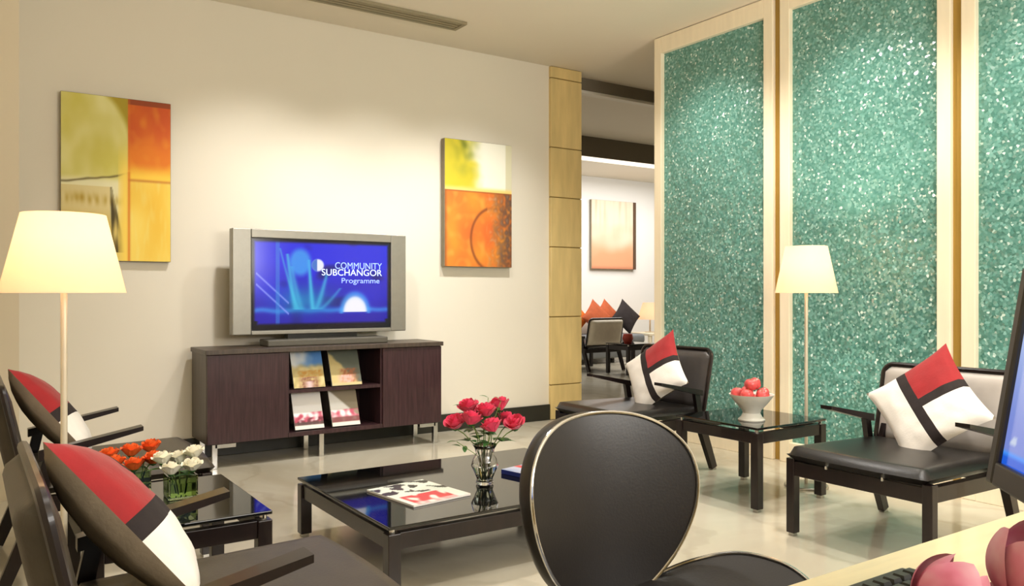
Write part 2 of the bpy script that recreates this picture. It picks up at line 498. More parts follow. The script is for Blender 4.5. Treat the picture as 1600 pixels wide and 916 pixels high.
partition(yy - 1.166, 'teal glass partition panel behind the right floor lamp')
partition(yy - 2 * 1.166, 'teal glass partition panel cut by the right picture edge, behind the right armchair')
for k in range(3):
    y = yy - 1.11 - k * 1.166
    struct('trim_%d' % (7 + k), MB().box(PX + 0.03, PX + 0.09, y - 0.056, y, 0, H - 0.005), gold_m)

# ================================================================== TELEVISION CABINET
cx0, cx1, cy0, cy1 = 1.235, 2.886, 5.2, 5.6
cab = empty('tv_cabinet', ((cx0 + cx1) / 2, (cy0 + cy1) / 2, 0), 0,
            'long low dark wood cabinet with open middle shelves under the television', 'cabinet')
def L(mb): # cabinet local offset
    bmesh.ops.translate(mb.bm, verts=mb.bm.verts, vec=(-(cx0 + cx1) / 2, -(cy0 + cy1) / 2, 0)); return mb
L(MB().box(cx0 - 0.01, cx1 + 0.01, cy0 - 0.012, cy1, 0.715, 0.745, 0.003)).build('top', woodside_m, cab)
L(MB().box(cx0, cx0 + 0.025, cy0 + 0.02, cy1, 0.155, 0.715)).build('side_panel', woodside_m, cab)
L(MB().box(cx1 - 0.025, cx1, cy0 + 0.02, cy1, 0.155, 0.715)).build('side_panel', wood_m, cab)
L(MB().box(cx0 + 0.025, cx1 - 0.025, cy0 + 0.02, cy1, 0.155, 0.18)).build('bottom', wood_m, cab)
L(MB().box(cx0 + 0.025, cx1 - 0.025, cy1 - 0.015, cy1, 0.18, 0.715)).build('back_panel', wood_m, cab)
L(MB().box(1.735, 1.757, cy0 + 0.02, cy1 - 0.015, 0.18, 0.715)).build('divider', wood_m, cab)
L(MB().box(2.408, 2.43, cy0 + 0.02, cy1 - 0.015, 0.18, 0.715)).build('divider', wood_m, cab)
L(MB().box(1.757, 2.408, cy0 + 0.02, cy1 - 0.015, 0.44, 0.462)).build('shelf', wood_m, cab)
L(MB().box(cx0 + 0.002, 1.745, cy0, cy0 + 0.02, 0.157, 0.712, 0.002)).build('door', wood_m, cab)
L(MB().box(2.42, cx1 - 0.002, cy0, cy0 + 0.02, 0.157, 0.712, 0.002)).build('door', wood_m, cab)
L(MB().box(1.747, 2.418, cy0 + 0.003, cy0 + 0.02, 0.157, 0.185)).build('plinth_rail', wood_m, cab)
for x, y, brx in ((1.285, 5.23, 1), (1.985, 5.25, 0), (2.845, 5.23, -1), (2.845, 5.55, 0), (1.285, 5.55, 0), (1.985, 5.55, 0)):
    m_ = MB(); m_.box(x - 0.017, x + 0.017, y - 0.017, y + 0.017, 0, 0.155, 0.003)
    if brx: m_.box(min(x, x + brx * 0.13), max(x, x + brx * 0.13), y - 0.017, y + 0.017, 0.128, 0.155, 0.003)
    L(m_).build('leg', chrome_m, cab)

# brochures standing in the cabinet
def cov_a(u, v):
    sky = mixc((232, 236, 240), (86, 142, 214), sstep(0.1, 0.8, u + 0.3 * nz(u * 4, v * 4)))
    land = mixc((186, 168, 110), (214, 196, 140), 0.5 + nz(u * 7, v * 7, 2))
    c = mixc(land, sky, sstep(0.5, 0.66, v + 0.06 * nz(u * 5, 1)))
    if 0.28 < v < 0.46: c = mixc(c, (196, 140, 52), sstep(0, 0.25, 0.5 - abs(u - 0.58)) * (0.6 + nz(u * 12, v * 14, 5)))
    if v < 0.28: c = mixc(c, (128, 74, 60), sstep(0.05, 0.3, 0.45 - abs(u - 0.5)) * (0.7 + nz(u * 14, v * 16, 6)))
    if v < 0.16: c = mixc(c, (216, 188, 190), sstep(0.0, 0.2, 0.2 - abs(u - 0.5)))
    return c
def cov_b(u, v):
    c = mixc((205, 186, 128), (92, 98, 88), sstep(-0.08, 0.04, (u - 0.05) - (0.86 - v) * 1.1 + 0.05 * nz(u * 8, v * 8)))
    if v < 0.45: c = mixc(c, (168, 96, 58), sstep(0, 0.3, 0.4 - abs(u - 0.6)) * (0.7 + nz(u * 12, v * 12)))
    if v < 0.28: c = mixc(c, (224, 176, 170), sstep(0, 0.25, 0.36 - abs(u - 0.5)) * (0.8 + nz(u * 15, v * 15)))
    if v < 0.08: c = (206, 190, 140)
    return c
def cov_c(u, v):
    c = (244, 242, 242)
    if v < 0.46: c = mixc(c, (190, 70, 96), sstep(-0.1, 0.4, 0.45 - v + 0.6 * nz(u * 6, v * 8, 3)))
    if v < 0.30: c = mixc(c, (120, 44, 62), sstep(-0.1, 0.3, nz(u * 9, v * 9, 8) + 0.15))
    if v < 0.2: c = mixc(c, (76, 70, 62), 0.7)
    if v < 0.09: c = (240, 236, 226)
    return c
def cov_d(u, v):
    c = mixc((246, 244, 242), (150, 138, 118), sstep(-0.02, 0.03, u - (1.02 - v) * 1.25))
    if v < 0.46: c = mixc(c, (196, 84, 108), sstep(-0.15, 0.35, 0.42 - v + 0.6 * nz(u * 6, v * 8, 13)))
    if v < 0.26: c = mixc(c, (110, 70, 66), 0.75)
    if v < 0.1: c = (238, 232, 220)
    return c
for x, z, ww, hh, fn, lab in (
    (1.905, 0.463, 0.215, 0.262, cov_a, 'brochure with blue sky cover on the upper cabinet shelf, left one'),
    (2.17, 0.463, 0.215, 0.262, cov_b, 'brochure with dark olive cover on the upper cabinet shelf, right one'),
    (1.905, 0.187, 0.20, 0.250, cov_c, 'mostly white brochure with pink flowers on the lower cabinet shelf, left one'),
    (2.165, 0.187, 0.20, 0.250, cov_d, 'brochure half white half tan with pink flowers on the lower cabinet shelf, right one')):
    t = empty('brochure', (x, 5.235, z + 0.006), 0, lab, 'brochure', 'brochures in the television cabinet')
    tilt = Matrix.Rotation(R(-21), 4, 'X')
    MB().box(-ww / 2, ww / 2, 0.001, 0.012, 0, hh, M=tilt).build('pages', paper_m, t)
    painted('cover', ww, hh, 26, 34, fn, print_m, t, tilt)

# ------------------------------------------------------------------ television
tv = empty('television', (2.06, 5.42, 0.745), 0, 'silver flat television with a lit blue screen on the dark cabinet', 'television')
tw = (1.434 - 2.06, 2.684 - 2.06); sw = (1.558 - 2.06, 2.565 - 2.06)
zb, zt, szb, szt = 0.078, 0.78, 0.104, 0.722
f = MB()
f.box(tw[0], sw[0], -0.045, 0.03, zb, zt, 0.006); f.box(sw[1], tw[1], -0.045, 0.03, zb, zt, 0.006)
f.box(sw[0], sw[1], -0.045, 0.03, szt, zt, 0.004); f.box(sw[0], sw[1], -0.045, 0.03, zb, szb, 0.004)
f.build('bezel', silver_m, tv)
MB().box(tw[0] + 0.08, tw[1] - 0.08, 0.03, 0.07, zb + 0.06, zt - 0.06, 0.012).build('back_shell', dark_m, tv)
MB().box(sw[0], sw[1], -0.03, 0.03, szb, szt).build('screen_surround', dark_m, tv)
def tvimg(u, v):
    c = mixc((34, 22, 168), (36, 40, 225), sstep(0.1, 0.8, v + 0.25 * nz(u * 3, v * 3)))
    c = mixc(c, (20, 14, 120), sstep(0.5, 0.9, nz(u * 5 + 3, v * 5, 4) + 0.3))
    # horizon of teal haze
    g = math.exp(-((v - 0.21 - 0.02 * nz(u * 8, 1)) / 0.03) ** 2); c = mixc(c, (60, 150, 236), 0.75 * g)
    g = math.exp(-(((u - 0.36) / 0.2) ** 2 + ((v - 0.32) / 0.16) ** 2)); c = mixc(c, (20, 130, 190), 0.85 * g)
    # plant like leaves
    for x0, x1, v1, wd, k in ((0.30, 0.24, 0.84, 0.018, 0.8), (0.34, 0.27, 0.70, 0.02, 0.6), (0.42, 0.39, 0.78, 0.016, 0.9),
                              (0.44, 0.52, 0.62, 0.02, 0.7), (0.47, 0.62, 0.46, 0.02, 0.5), (0.32, 0.19, 0.9, 0.01, 0.6)):
        t = (v - 0.22) / (v1 - 0.22)
        if 0 <= t <= 1:
            xc = x0 + (x1 - x0) * t ** 0.8
            c = mixc(c, (70, 190, 226), k * math.exp(-((u - xc) / (wd * (1.2 - t * 0.6))) ** 2))
    # pale strokes on the left
    for y0 in (0.62, 0.50):
        t = (u - 0.03) / 0.22
        if 0 <= t <= 1:
            c = mixc(c, (150, 160, 250), 0.9 * math.exp(-((v - (y0 - 0.33 * t)) / 0.012) ** 2))
    if abs(u - 0.175) < 0.012: c = mixc(c, (60, 150, 220), 0.5)
    g = 1 - sstep(0.07, 0.13, math.hypot((u - 0.33) / 0.75, (v - 0.75) / 1.5)); c = mixc(c, (66, 170, 240), 0.8 * g)
    # disc
    g = 1 - sstep(0.036, 0.05, math.hypot((u - 0.455) * 1.0, (v - 0.72) * 0.62)); c = mixc(c, (238, 240, 255), g)
    if u < 0.452: c = mixc(c, (30, 90, 190), g * 0.8)
    # white dome
    e = math.hypot((u - 0.73) / 0.098, (v - 0.185) / 0.2)
    if v > 0.185: c = mixc(c, (246, 244, 255), 1 - sstep(0.8, 1.12, e))
    c = mixc(c, (70, 170, 250), 0.7 * math.exp(-((e - 1.05) / 0.18) ** 2) * (1 if v > 0.17 else 0))
    ed = min(u, 1 - u, v * 0.6, (1 - v) * 0.6); c = mixc((4, 4, 16), c, sstep(0.004, 0.03, ed - (0.02 if v < 0.1 else 0)))
    return c
scr = painted('screen', sw[1] - sw[0] - 0.01, szt - szb - 0.01, 190, 116, tvimg, screen_m, tv)
scr.location = ((sw[0] + sw[1]) / 2, -0.032, szb + 0.005)
def text(body, size, loc, m, parent, sx=1.0):
    cu = bpy.data.curves.new('lettering', 'FONT'); cu.body = body; cu.size = size; cu.extrude = 0.0004
    cu.materials.append(m); cu.align_x = 'RIGHT'
    tmp = bpy.data.objects.new('lettering', cu); col.objects.link(tmp)
    dg = bpy.context.evaluated_depsgraph_get(); dg.update()
    me = bpy.data.meshes.new_from_object(tmp.evaluated_get(dg))
    bpy.data.objects.remove(tmp); bpy.data.curves.remove(cu)
    o = bpy.data.objects.new('lettering', me); col.objects.link(o); o.parent = parent
    o.location = loc; o.rotation_euler = (R(90), 0, 0); o.scale = (sx, 1, 1)
    return o
txt_m = mat('lit_lettering', 'BFD8FF', 0.5, emit='BFD8FF', estr=0.75)
txt2_m = mat('lit_lettering_blue', '8CA6FF', 0.5, emit='8CA6FF', estr=0.65)
text('COMMUNITY', 0.066, (0.437, -0.0335, 0.525), txt2_m, tv, 0.9)
text('SUBCHANGOR', 0.064, (0.437, -0.0335, 0.478), txt_m, tv, 1.05)
text('Programme', 0.052, (0.42, -0.0335, 0.425), txt2_m, tv, 1.2)
st = MB().box(-0.42, 0.44, -0.13, 0.06, 0, 0.045, 0.008).build('stand', grey_m, tv)
MB().box(-0.25, 0.25, -0.02, 0.05, 0.04, 0.12).build('stand_neck', dark_m, tv)

# ================================================================== PAINTINGS
def art1(u, v):
    n1 = nz(u * 4, v * 4, 1); n2 = nz(u * 11, v * 11, 2); n3 = nz(u * 30, v * 9, 3)
    if u < 0.60:
        c = mixc((206, 196, 92), (226, 220, 150), 0.5 + n1 * 0.8 + n2 * 0.3)
        d = math.hypot((u - 0.1) / 0.52, (v - 0.66) / 0.42)
        c = mixc(c, (172, 150, 36), sstep(0.95, 1.08, d) * (1 if v > 0.62 else 0))
        if v < 0.52: c = mixc(c, (236, 230, 196), sstep(0.52, 0.47, v) * 0.8)
        lv = 0.47 + 0.07 * (u / 0.6) ** 1.4 + 0.01 * n2
        c = mixc(c, (84, 70, 30), 0.8 * math.exp(-((v - lv) / 0.006) ** 2))
        if v < 0.44:
            b = 0.40 - 0.03 * u; c = mixc(c, (166, 132, 28), 0.85 * math.exp(-((v - b + 0.02) / 0.03) ** 2) * (0.6 + n3))
            c = mixc(c, (206, 172, 62), 0.6 * sstep(0.36, 0.2, v))
        if 0.05 < v < 0.45:
            xc = 0.44 + (0.45 - v) * 0.18; wd = 0.012 + (0.45 - v) * 0.16
            c = mixc(c, (70, 58, 18), 0.85 * (1 - sstep(wd * 0.6, wd, abs(u - xc))) * (0.75 + n3))
            if u < xc - wd: c = mixc(c, (200, 170, 90), 0.4)
        if u > 0.5: c = mixc(c, (248, 214, 92), sstep(0.45, 0.58, u) * sstep(0.75, 0.5, v))
    else:
        if v > 0.50:
            c = mixc((226, 122, 20), (206, 84, 22), sstep(0.6, 1.0, v + 0.3 * n1)); c = mixc(c, (240, 166, 44), max(0, n2) * 0.7)
            c = mixc(c, (248, 204, 70), sstep(0.62, 0.52, v))
            if v > 0.97: c = (150, 66, 24)
        else:
            c = mixc((248, 222, 110), (236, 190, 62), 0.5 + n1 * 0.9); c = mixc(c, (240, 226, 140), max(0, n3) * 0.5)
        c = mixc(c, (196, 120, 40), 0.8 * math.exp(-((v - 0.50) / 0.008) ** 2))
    c = mixc(c, (214, 120, 30), 0.9 * math.exp(-((u - 0.605) / 0.012) ** 2) * (1 if v < 0.55 else 0.5))
    return c
def art2(u, v):
    n1 = nz(u * 4, v * 5, 21); n2 = nz(u * 10, v * 14, 22); n3 = nz(u * 22, v * 30, 23)
    if v > 0.605:
        c = mixc((206, 192, 44), (240, 238, 222), sstep(0.2, 0.62, u + 0.22 * n1 + 0.1 * n2))
        d = sstep(0.12, 0.5, 0.42 - abs(u - 0.3)) * sstep(0.62, 0.95, v)
        c = mixc(c, (120, 128, 26), d * (0.5 + 1.1 * n2))
        if u > 0.9: c = mixc(c, (196, 190, 150), 0.6)
        c = mixc(c, (236, 206, 120), sstep(0.65, 0.61, v))
    else:
        c = mixc((228, 142, 42), (214, 104, 38), 0.5 + n1); c = mixc(c, (240, 168, 70), max(0, n2) * 0.8)
        s = sstep(0.62, 0.95, u + 0.12 * n2); c = mixc(c, (88, 64, 52), s * (0.75 + 0.8 * n3))
        if u > 0.6: c = mixc(c, (206, 160, 120), max(0, n3) * 0.9 * (1 - abs(u - 0.75) * 3))
        r = math.hypot((u - 0.72) / 0.36, (v - 0.22) / 0.27)
        c = mixc(c, (120, 60, 24), 0.8 * math.exp(-((r - 0.95) / 0.05) ** 2) * (1 if u < 0.62 else 0.3))
        c = mixc(c, (130, 70, 30), sstep(0.05, 0.0, u) * 0.6)
        c = mixc(c, (150, 80, 30), 0.8 * math.exp(-((v - 0.60) / 0.008) ** 2))
    return c
def art3(u, v):
    n1 = nz(u * 3, v * 4, 31); n2 = nz(u * 14, v * 2, 32)
    c = mixc((220, 160, 120), (232, 212, 188), sstep(0.15, 0.65, v + 0.25 * n1))
    c = mixc(c, (206, 150, 110), max(0, n2) * 0.7 * sstep(0.3, 0.9, v))
    c = mixc(c, (216, 214, 190), max(0, -n2) * 0.6 * sstep(0.5, 0.9, v))
    return mixc(c, (196, 120, 90), sstep(0.05, 0.0, v) * 0.8)
side_m = mat('canvas_side', '8F8570', 0.8, var=0.08, scale=20)
batten_shadow_m = mat('batten_and_shadow_dark', '5B4330', 0.8, var=0.1, scale=20)
def painting(x0, x1, z0, z1, ywall, dep, fn, lab, n=(110, 170), sm=side_m, shadow_w=0):
    t = empty('painting', ((x0 + x1) / 2, ywall, z0), 0, lab, 'painting')
    ww = x1 - x0; hh = z1 - z0
    MB().box(-ww / 2, ww / 2, -dep, -0.012, 0, hh, 0.004).build('stretcher', sm, t)
    if shadow_w: MB().box(ww / 2, ww / 2 + shadow_w, -dep - 0.01, -0.012, 0, hh).build('side_rail', batten_shadow_m, t)  # dark strip standing in for the shadow right of the canvas
    o = painted('canvas', ww - 0.006, hh - 0.006, n[0], n[1], fn, canvas_m, t); o.location = (0, -dep - 0.002, 0.003)
    MB().box(-ww / 4, ww / 4, -0.012, 0, hh * 0.8, hh * 0.83).build('hanging_batten', batten_shadow_m, t)
    return t
painting(0.475, 1.105, 1.30, 2.33, 5.65, 0.045, art1, 'abstract yellow and orange painting on the wall behind the left floor lamp')
painting(3.125, 3.765, 1.31, 2.325, 5.65, 0.065, art2, 'abstract painting with orange lower half and green upper part, right of the television')
painting(8.72, 9.66, 1.51, 2.68, 10.6, 0.06, art3, 'pale peach painting on the white wall of the next room', (40, 50), side_m, 0.06)

# ================================================================== ARMCHAIRS
def armchair(loc, rz, label, backm, seatm=leather_m, group='black leather lounge armchairs'):
    t = empty('armchair', loc, rz, label, 'armchair', group)
    W = 0.315
    # seat pad, gently crowned, soft front edge
    def top(u, v):
        x = -0.27 + 0.66 * u; y = (v - 0.5) * 0.65 * (1.0 - 0.05 * (1 - u))
        e = min(u, 1 - u) * 0.66; g = min(v, 1 - v) * 0.65
        k = (1 - (1 - min(1, e / 0.035)) ** 2) ** 0.5 * (1 - (1 - min(1, g / 0.035)) ** 2) ** 0.5
        return V((x + 0.018 * (1 - (2 * v - 1) ** 2) * u, y, 0.372 + 0.038 * k + 0.006 * sin(pi * u) * sin(pi * v) - 0.012 * (1 - u)))
    def bot(u, v):
        p = top(u, v); e = min(u, 1 - u) * 0.66; g = min(v, 1 - v) * 0.65
        k = (1 - (1 - min(1, e / 0.03)) ** 2) ** 0.5 * (1 - (1 - min(1, g / 0.03)) ** 2) ** 0.5
        return V((p.x, p.y, 0.372 - 0.026 * k - 0.012 * (1 - u)))
    MB().slab(top, bot, 26, 26).build('seat', seatm, t, True, 60)
    # frame under the seat
    MB().box(0.335, 0.375, -W + 0.02, W - 0.02, 0.275, 0.341, 0.003).build('front_rail', blackwood_m, t)
    MB().box(-0.29, -0.25, -W + 0.02, W - 0.02, 0.27, 0.325, 0.003).build('rear_rail', blackwood_m, t)
    for s in (-1, 1):
        MB().bar((-0.29, s * W, 0.302), (0.35, s * W, 0.312), 0.036, 0.06).build('side_rail', blackwood_m, t)
        lg = MB().box(0.335, 0.377, s * W - 0.021, s * W + 0.021, 0.014, 0.352, 0.003).build('leg', blackwood_m, t)
        MB().box(0.343, 0.369, s * W - 0.013, s * W + 0.013, 0, 0.016).build('foot', steel_m, lg)
        lg = MB().bar((-0.23, s * W, 0.34), (-0.362, s * W, 0.014), 0.038, 0.055, (1, 0, 0), 0.034, 0.042).build('leg', blackwood_m, t)
        MB().bar((-0.358, s * W, 0.016), (-0.362, s * W, 0.0), 0.028, 0.034, (1, 0, 0)).build('foot', steel_m, lg)
        # arm: sloping paddle and its strut
        a = MB()
        a.hexa([V((-0.25, s * W - 0.022, 0.468)), V((0.11, s * W - 0.03, 0.553)), V((0.11, s * W + 0.03, 0.553)), V((-0.25, s * W + 0.022, 0.468))],
               [V((-0.25, s * W - 0.022, 0.503)), V((0.11, s * W - 0.03, 0.57)), V((0.11, s * W + 0.03, 0.57)), V((-0.25, s * W + 0.022, 0.503))])
        a.build('armrest', blackwood_m, t)
        MB().bar((-0.21, s * W, 0.488), (-0.245, s * W, 0.325), 0.026, 0.04, (1, 0, 0)).build('arm_strut', blackwood_m, t)
        MB().bar((-0.30, s * (W - 0.05), 0.45), (-0.235, s * (W - 0.05), 0.31), 0.026, 0.04, (1, 0, 0)).build('back_strut', blackwood_m, t)
        MB().lathe([(0, 0.334), (0.006, 0.334), (0.006, 0.357), (0, 0.357)], 8, (0.376, s * 0.13, 0)).build('spacer', chrome_m, t)
    # backrest: rounded frame and upholstered panel, leaning a little
    zb, zt = 0.365, 0.745
    def bk(y, z, off): return V((-0.285 - (z - zb) * 0.21 + off, y, z))
    hw = W - 0.005; rr = 0.05; outl = []
    for cy, cz, a0 in ((hw - rr, zt - rr, 0), (-(hw - rr), zt - rr, 90), (-(hw - 0.02), zb + 0.02, 180), (hw - 0.02, zb + 0.02, 270)):
        r_ = rr if cz > 0.5 else 0.02
        for i in range(7):
            a = R(a0 + 15 * i); outl.append((cy + r_ * cos(a), cz + r_ * sin(a)))
    MB().tube([bk(y, z, 0.0) for y, z in outl], 0.0125, 8, True).build('back_frame', blackwood_m, t, True)
    def pf(u, v):
        y = (u - 0.5) * 2 * (hw - 0.012); z = zb + 0.012 + v * (zt - zb - 0.024)
        ex = min(u, 1 - u); ez = min(v, 1 - v)
        cutz = 0
        d = abs(y) - (hw - rr)
        if d > 0 and z > zt - rr:
            z = min(z, zt - rr + max(0, (rr - 0.01) ** 2 - d * d) ** 0.5)
        k = min(1, ex / 0.08) ** 0.5 * min(1, ez / 0.1) ** 0.5
        return y, z, k
    def fr(u, v): y, z, k = pf(u, v); return bk(y, z, 0.004 + 0.018 * k)
    def re(u, v): y, z, k = pf(u, v); return bk(y, z, -0.004 - 0.05 * k)
    MB().slab(fr, re, 20, 16).build('backrest', backm, t, True, 60)
    return t
armchair((3.47, 2.02, 0), pi, 'black leather armchair with painted pale back sheen beside the monitor, before the glass panels', palesheen_m)
armchair((3.50, 3.80, 0), pi, 'black leather armchair between the opening and the fruit bowl table, behind the oval chair', greysheen_m)
armchair((0.475, 1.93, 0), 0, 'olive black leather armchair nearest the camera at the lower left corner', olive_m, olive_m)
armchair((0.475, 3.83, 0), 0, 'black leather armchair at the left below the left floor lamp, next to the cabinet', olive_m, olive_m)
armchair((7.38, 8.95, 0), pi / 2, 'dark framed armchair with pale back seen in the next room', creamleather_m)

# ================================================================== CUSHIONS
def cushion(loc, xa, ya, label, size=0.40, thick=0.11, rot=0, group='red, black and white colour block cushions', solid=None):
    """xa: direction of the cushion's right edge seen from the front, ya: its up direction, both world; rot: quarter turns of the pattern"""
    t = empty('cushion', loc, 0, label, 'cushion', group)
    xa = V(xa).normalized(); ya = V(ya); ya = (ya - xa * ya.dot(xa)).normalized(); na = xa.cross(ya)
    t.rotation_euler = Matrix((xa, ya, na)).transposed().to_euler()
    def P(a, b, side):
        # pattern coords -> cushion coords by quarter turns
        for _ in range(rot): a, b = -b, a
        px = a * size * (1 - 0.10 * (1 - (2 * b) ** 2) * abs(2 * a))
        py = b * size * (1 - 0.10 * (1 - (2 * a) ** 2) * abs(2 * b))
        e = max(0, (1 - (2 * a) ** 2)) * max(0, (1 - (2 * b) ** 2))
        h = thick * 0.5 * e ** 0.42
        h += 0.004 * nz(a * 9, b * 9, loc[1] * 3) * min(1, e * 3)
        return V((px, py, side * h))
    def patch(name, a0, a1, b0, b1, m, side=1):
        nu = max(2, int((a1 - a0) * 26)); nv = max(2, int((b1 - b0) * 26))
        o = MB().surf(lambda u, v: P(a0 + (a1 - a0) * u, b0 + (b1 - b0) * v, side), nu, nv).build(name, m, t, True, 0)
        return o
    if solid:
        patch('front_panel', -0.5, 0.5, -0.5, 0.5, solid); patch('back_panel', -0.5, 0.5, -0.5, 0.5, solid, -1)
    else:
        patch('white_panel', -0.5, -0.12, -0.5, 0.5, white_m)
        patch('black_band', -0.12, -0.01, -0.5, 0.5, blk_m)
        patch('red_panel', -0.01, 0.5, 0.03, 0.5, red_m)
        patch('black_band', -0.01, 0.5, -0.07, 0.03, blk_m)
        patch('white_panel', -0.01, 0.5, -0.5, -0.07, white_m)
        patch('back_panel', -0.5, 0.5, -0.5, 0.5, taupe_m, -1)
    return t
def cush_on_right(cx, cy, cz, lean, roll, label):
    # front faces -x; right edge seen from the front is -y
    up0 = V((sin(lean), 0, cos(lean))); rt0 = V((0, -1, 0))
    xa = rt0 * cos(roll) + up0 * sin(roll); ya = up0 * cos(roll) - rt0 * sin(roll)
    return cushion((cx, cy, cz), xa, ya, label, 0.43, 0.12)
cush_on_right(3.60, 1.985, 0.593, R(24), R(41), 'red, black and white cushion on the right armchair beside the monitor')
cush_on_right(3.62, 3.745, 0.593, R(24), R(38), 'red, black and white cushion on the armchair behind the oval chair')
def cush_on_left(cx, cy, cz, lean, roll, label):
    up0 = V((-sin(lean), 0, cos(lean))); rt0 = V((0, 1, 0))
    xa = rt0 * cos(roll) + up0 * sin(roll); ya = up0 * cos(roll) - rt0 * sin(roll)
    return cushion((cx, cy, cz), xa, ya, label, 0.455, 0.155, 1)
cush_on_left(0.303, 2.03, 0.585, R(39), R(-15), 'large red, black and white cushion in the lower left corner')
cush_on_left(0.305, 3.93, 0.585, R(38), R(-13), 'red, black and white cushion on the far left armchair, behind the lamp pole')

# ================================================================== TABLES
def low_table(name, x0, x1, y0, y1, z, label, cat, leg=0.045, ap=0.055, group=None):
    t = empty(name, ((x0 + x1) / 2, (y0 + y1) / 2, 0), 0, label, cat, group)
    hx = (x1 - x0) / 2; hy = (y1 - y0) / 2
    MB().box(-hx, hx, -hy, hy, z - 0.012, z, 0.003).build('glass_top', tableglass_m, t)
    zt = z - 0.028
    for s in (-1, 1):
        MB().box(-hx + leg, hx - leg, s * (hy - leg / 2) - 0.016, s * (hy - leg / 2) + 0.016, zt - ap, zt, 0.002).build('apron', blackwood_m, t)
        MB().box(s * (hx - leg / 2) - 0.016, s * (hx - leg / 2) + 0.016, -hy + leg, hy - leg, zt - ap, zt, 0.002).build('apron', blackwood_m, t)
        for q in (-1, 1):
            cx_ = s * (hx - leg / 2); cy_ = q * (hy - leg / 2)
            lg = MB().box(cx_ - leg / 2, cx_ + leg / 2, cy_ - leg / 2, cy_ + leg / 2, 0.016, zt, 0.003).build('leg', blackwood_m, t)
            MB().box(cx_ - leg * 0.3, cx_ + leg * 0.3, cy_ - leg * 0.3, cy_ + leg * 0.3, 0, 0.018).build('foot', steel_m, lg)
            MB().lathe([(0, zt), (0.011, zt), (0.011, z - 0.012), (0, z - 0.012)], 12, (cx_, cy_, 0)).build('spacer', chrome_m, t)
    return t
low_table('coffee_table', 1.245, 2.5, 2.63, 3.585, 0.265, 'low black glass coffee table in the middle of the room', 'coffee table', 0.05, 0.06)
low_table('side_table', 3.27, 3.83, 2.66, 3.22, 0.425, 'black glass side table holding the fruit bowl between two armchairs', 'side table')
low_table('side_table', 0.275, 0.79, 2.50, 3.11, 0.425, 'black glass side table holding orange and white flowers at the left', 'side table')
low_table('side_table', 7.2, 7.7, 7.95, 8.4, 0.425, 'small dark table in the next room, in front of the pale backed armchair', 'side table')

# ------------------------------------------------------------------ floor lamps
def floor_lamp(x, y, label, zb=1.1, hh=0.25, rb=0.170, rt=0.114, power=16):
    t = empty('floor_lamp', (x, y, 0), 0, label, 'floor lamp', 'cream floor lamps')
    MB().lathe([(0, 0), (0.12, 0), (0.12, 0.008), (0.115, 0.014), (0.02, 0.018), (0, 0.018)], 40).build('base', steel_m, t, True)
    MB().lathe([(0, 0.016), (0.0095, 0.016), (0.0095, zb + 0.08), (0, zb + 0.08)], 16).build('pole', pole_m, t, True)
    MB().lathe([(rb, zb), (rt, zb + hh), (rt - 0.003, zb + hh), (rb - 0.003, zb)], 64, close=True).build('lamp_shade', shade_m, t, True)
    b = MB().lathe([(0, zb + 0.085), (0.018, zb + 0.09), (0.03, zb + 0.125), (0.022, zb + 0.155), (0, zb + 0.165)], 20).build('bulb', bulb_m, t, True)
    MB().tube([(-rt + 0.004, 0, zb + hh - 0.02), (rt - 0.004, 0, zb + hh - 0.02)], 0.003, 6).build('shade_spider', steel_m, t)
    d = bpy.data.lights.new('lamp_glow', 'POINT'); d.energy = power; d.color = (1.0, 0.89, 0.74); d.shadow_soft_size = 0.035
    o = bpy.data.objects.new('lamp_glow', d); col.objects.link(o); o.location = (x, y, zb + 0.19)
    return t
floor_lamp(0.2435, 2.76, 'slim floor lamp with glowing cream cone shade at the left', hh=0.235, power=11)
floor_lamp(3.96, 2.88, 'slim floor lamp with glowing cream cone shade before the glass panels', hh=0.265)

# ------------------------------------------------------------------ fruit bowl
bx, by, bz = 3.455, 2.85, 0.425
bowl = empty('fruit_bowl', (bx, by, bz), 0, 'pale grey footed bowl of red apples on the right side table', 'bowl')
MB().lathe([(0, 0), (0.068, 0), (0.07, 0.006), (0.055, 0.02), (0.045, 0.04), (0.05, 0.055), (0.085, 0.095), (0.115, 0.135), (0.117, 0.139),
            (0.111, 0.138), (0.08, 0.1), (0.045, 0.07), (0, 0.062)], 48).build('bowl_body', ceramic_m, bowl, True)
ap0 = None
apos = [(-0.068, -0.026, 0.138), (0.0, -0.073, 0.138), (0.071, -0.018, 0.138), (0.038, 0.062, 0.138), (-0.046, 0.056, 0.138),
        (0.0, -0.002, 0.108), (-0.028, -0.018, 0.19), (0.04, 0.012, 0.188)]
alab = ['apple at the left rim of the fruit bowl', 'apple at the front rim of the fruit bowl', 'apple at the right rim of the fruit bowl',
        'apple at the back right of the fruit bowl', 'apple at the back left of the fruit bowl', 'apple in the middle of the fruit bowl, under the others',
        'topmost red apple of the pile in the bowl', 'upper right apple of the pile in the bowl']
for (x, y, z), lb in zip(apos, alab):
    if ap0 is None:
        ap0 = a = empty('apple', (0, 0, 0))
        MB().lathe([(0, -0.024), (0.012, -0.029), (0.025, -0.022), (0.034, 0.0), (0.033, 0.014), (0.022, 0.028), (0.01, 0.029), (0, 0.023)], 20).build('fruit', apple_m, a, True, 0)
        MB().tube([(0, 0, 0.022), (0.003, 0.001, 0.033), (0.006, 0.002, 0.04)], 0.0015, 6).build('stem', stem_m, a)
    else: a = copy_tree(ap0)
    a.location = (bx + x, by + y, bz + z); a.rotation_euler = (random.uniform(-.5, .5), random.uniform(-.5, .5), random.uniform(0, 6))
    tag(a, lb, 'apple', 'apples in the bowl')

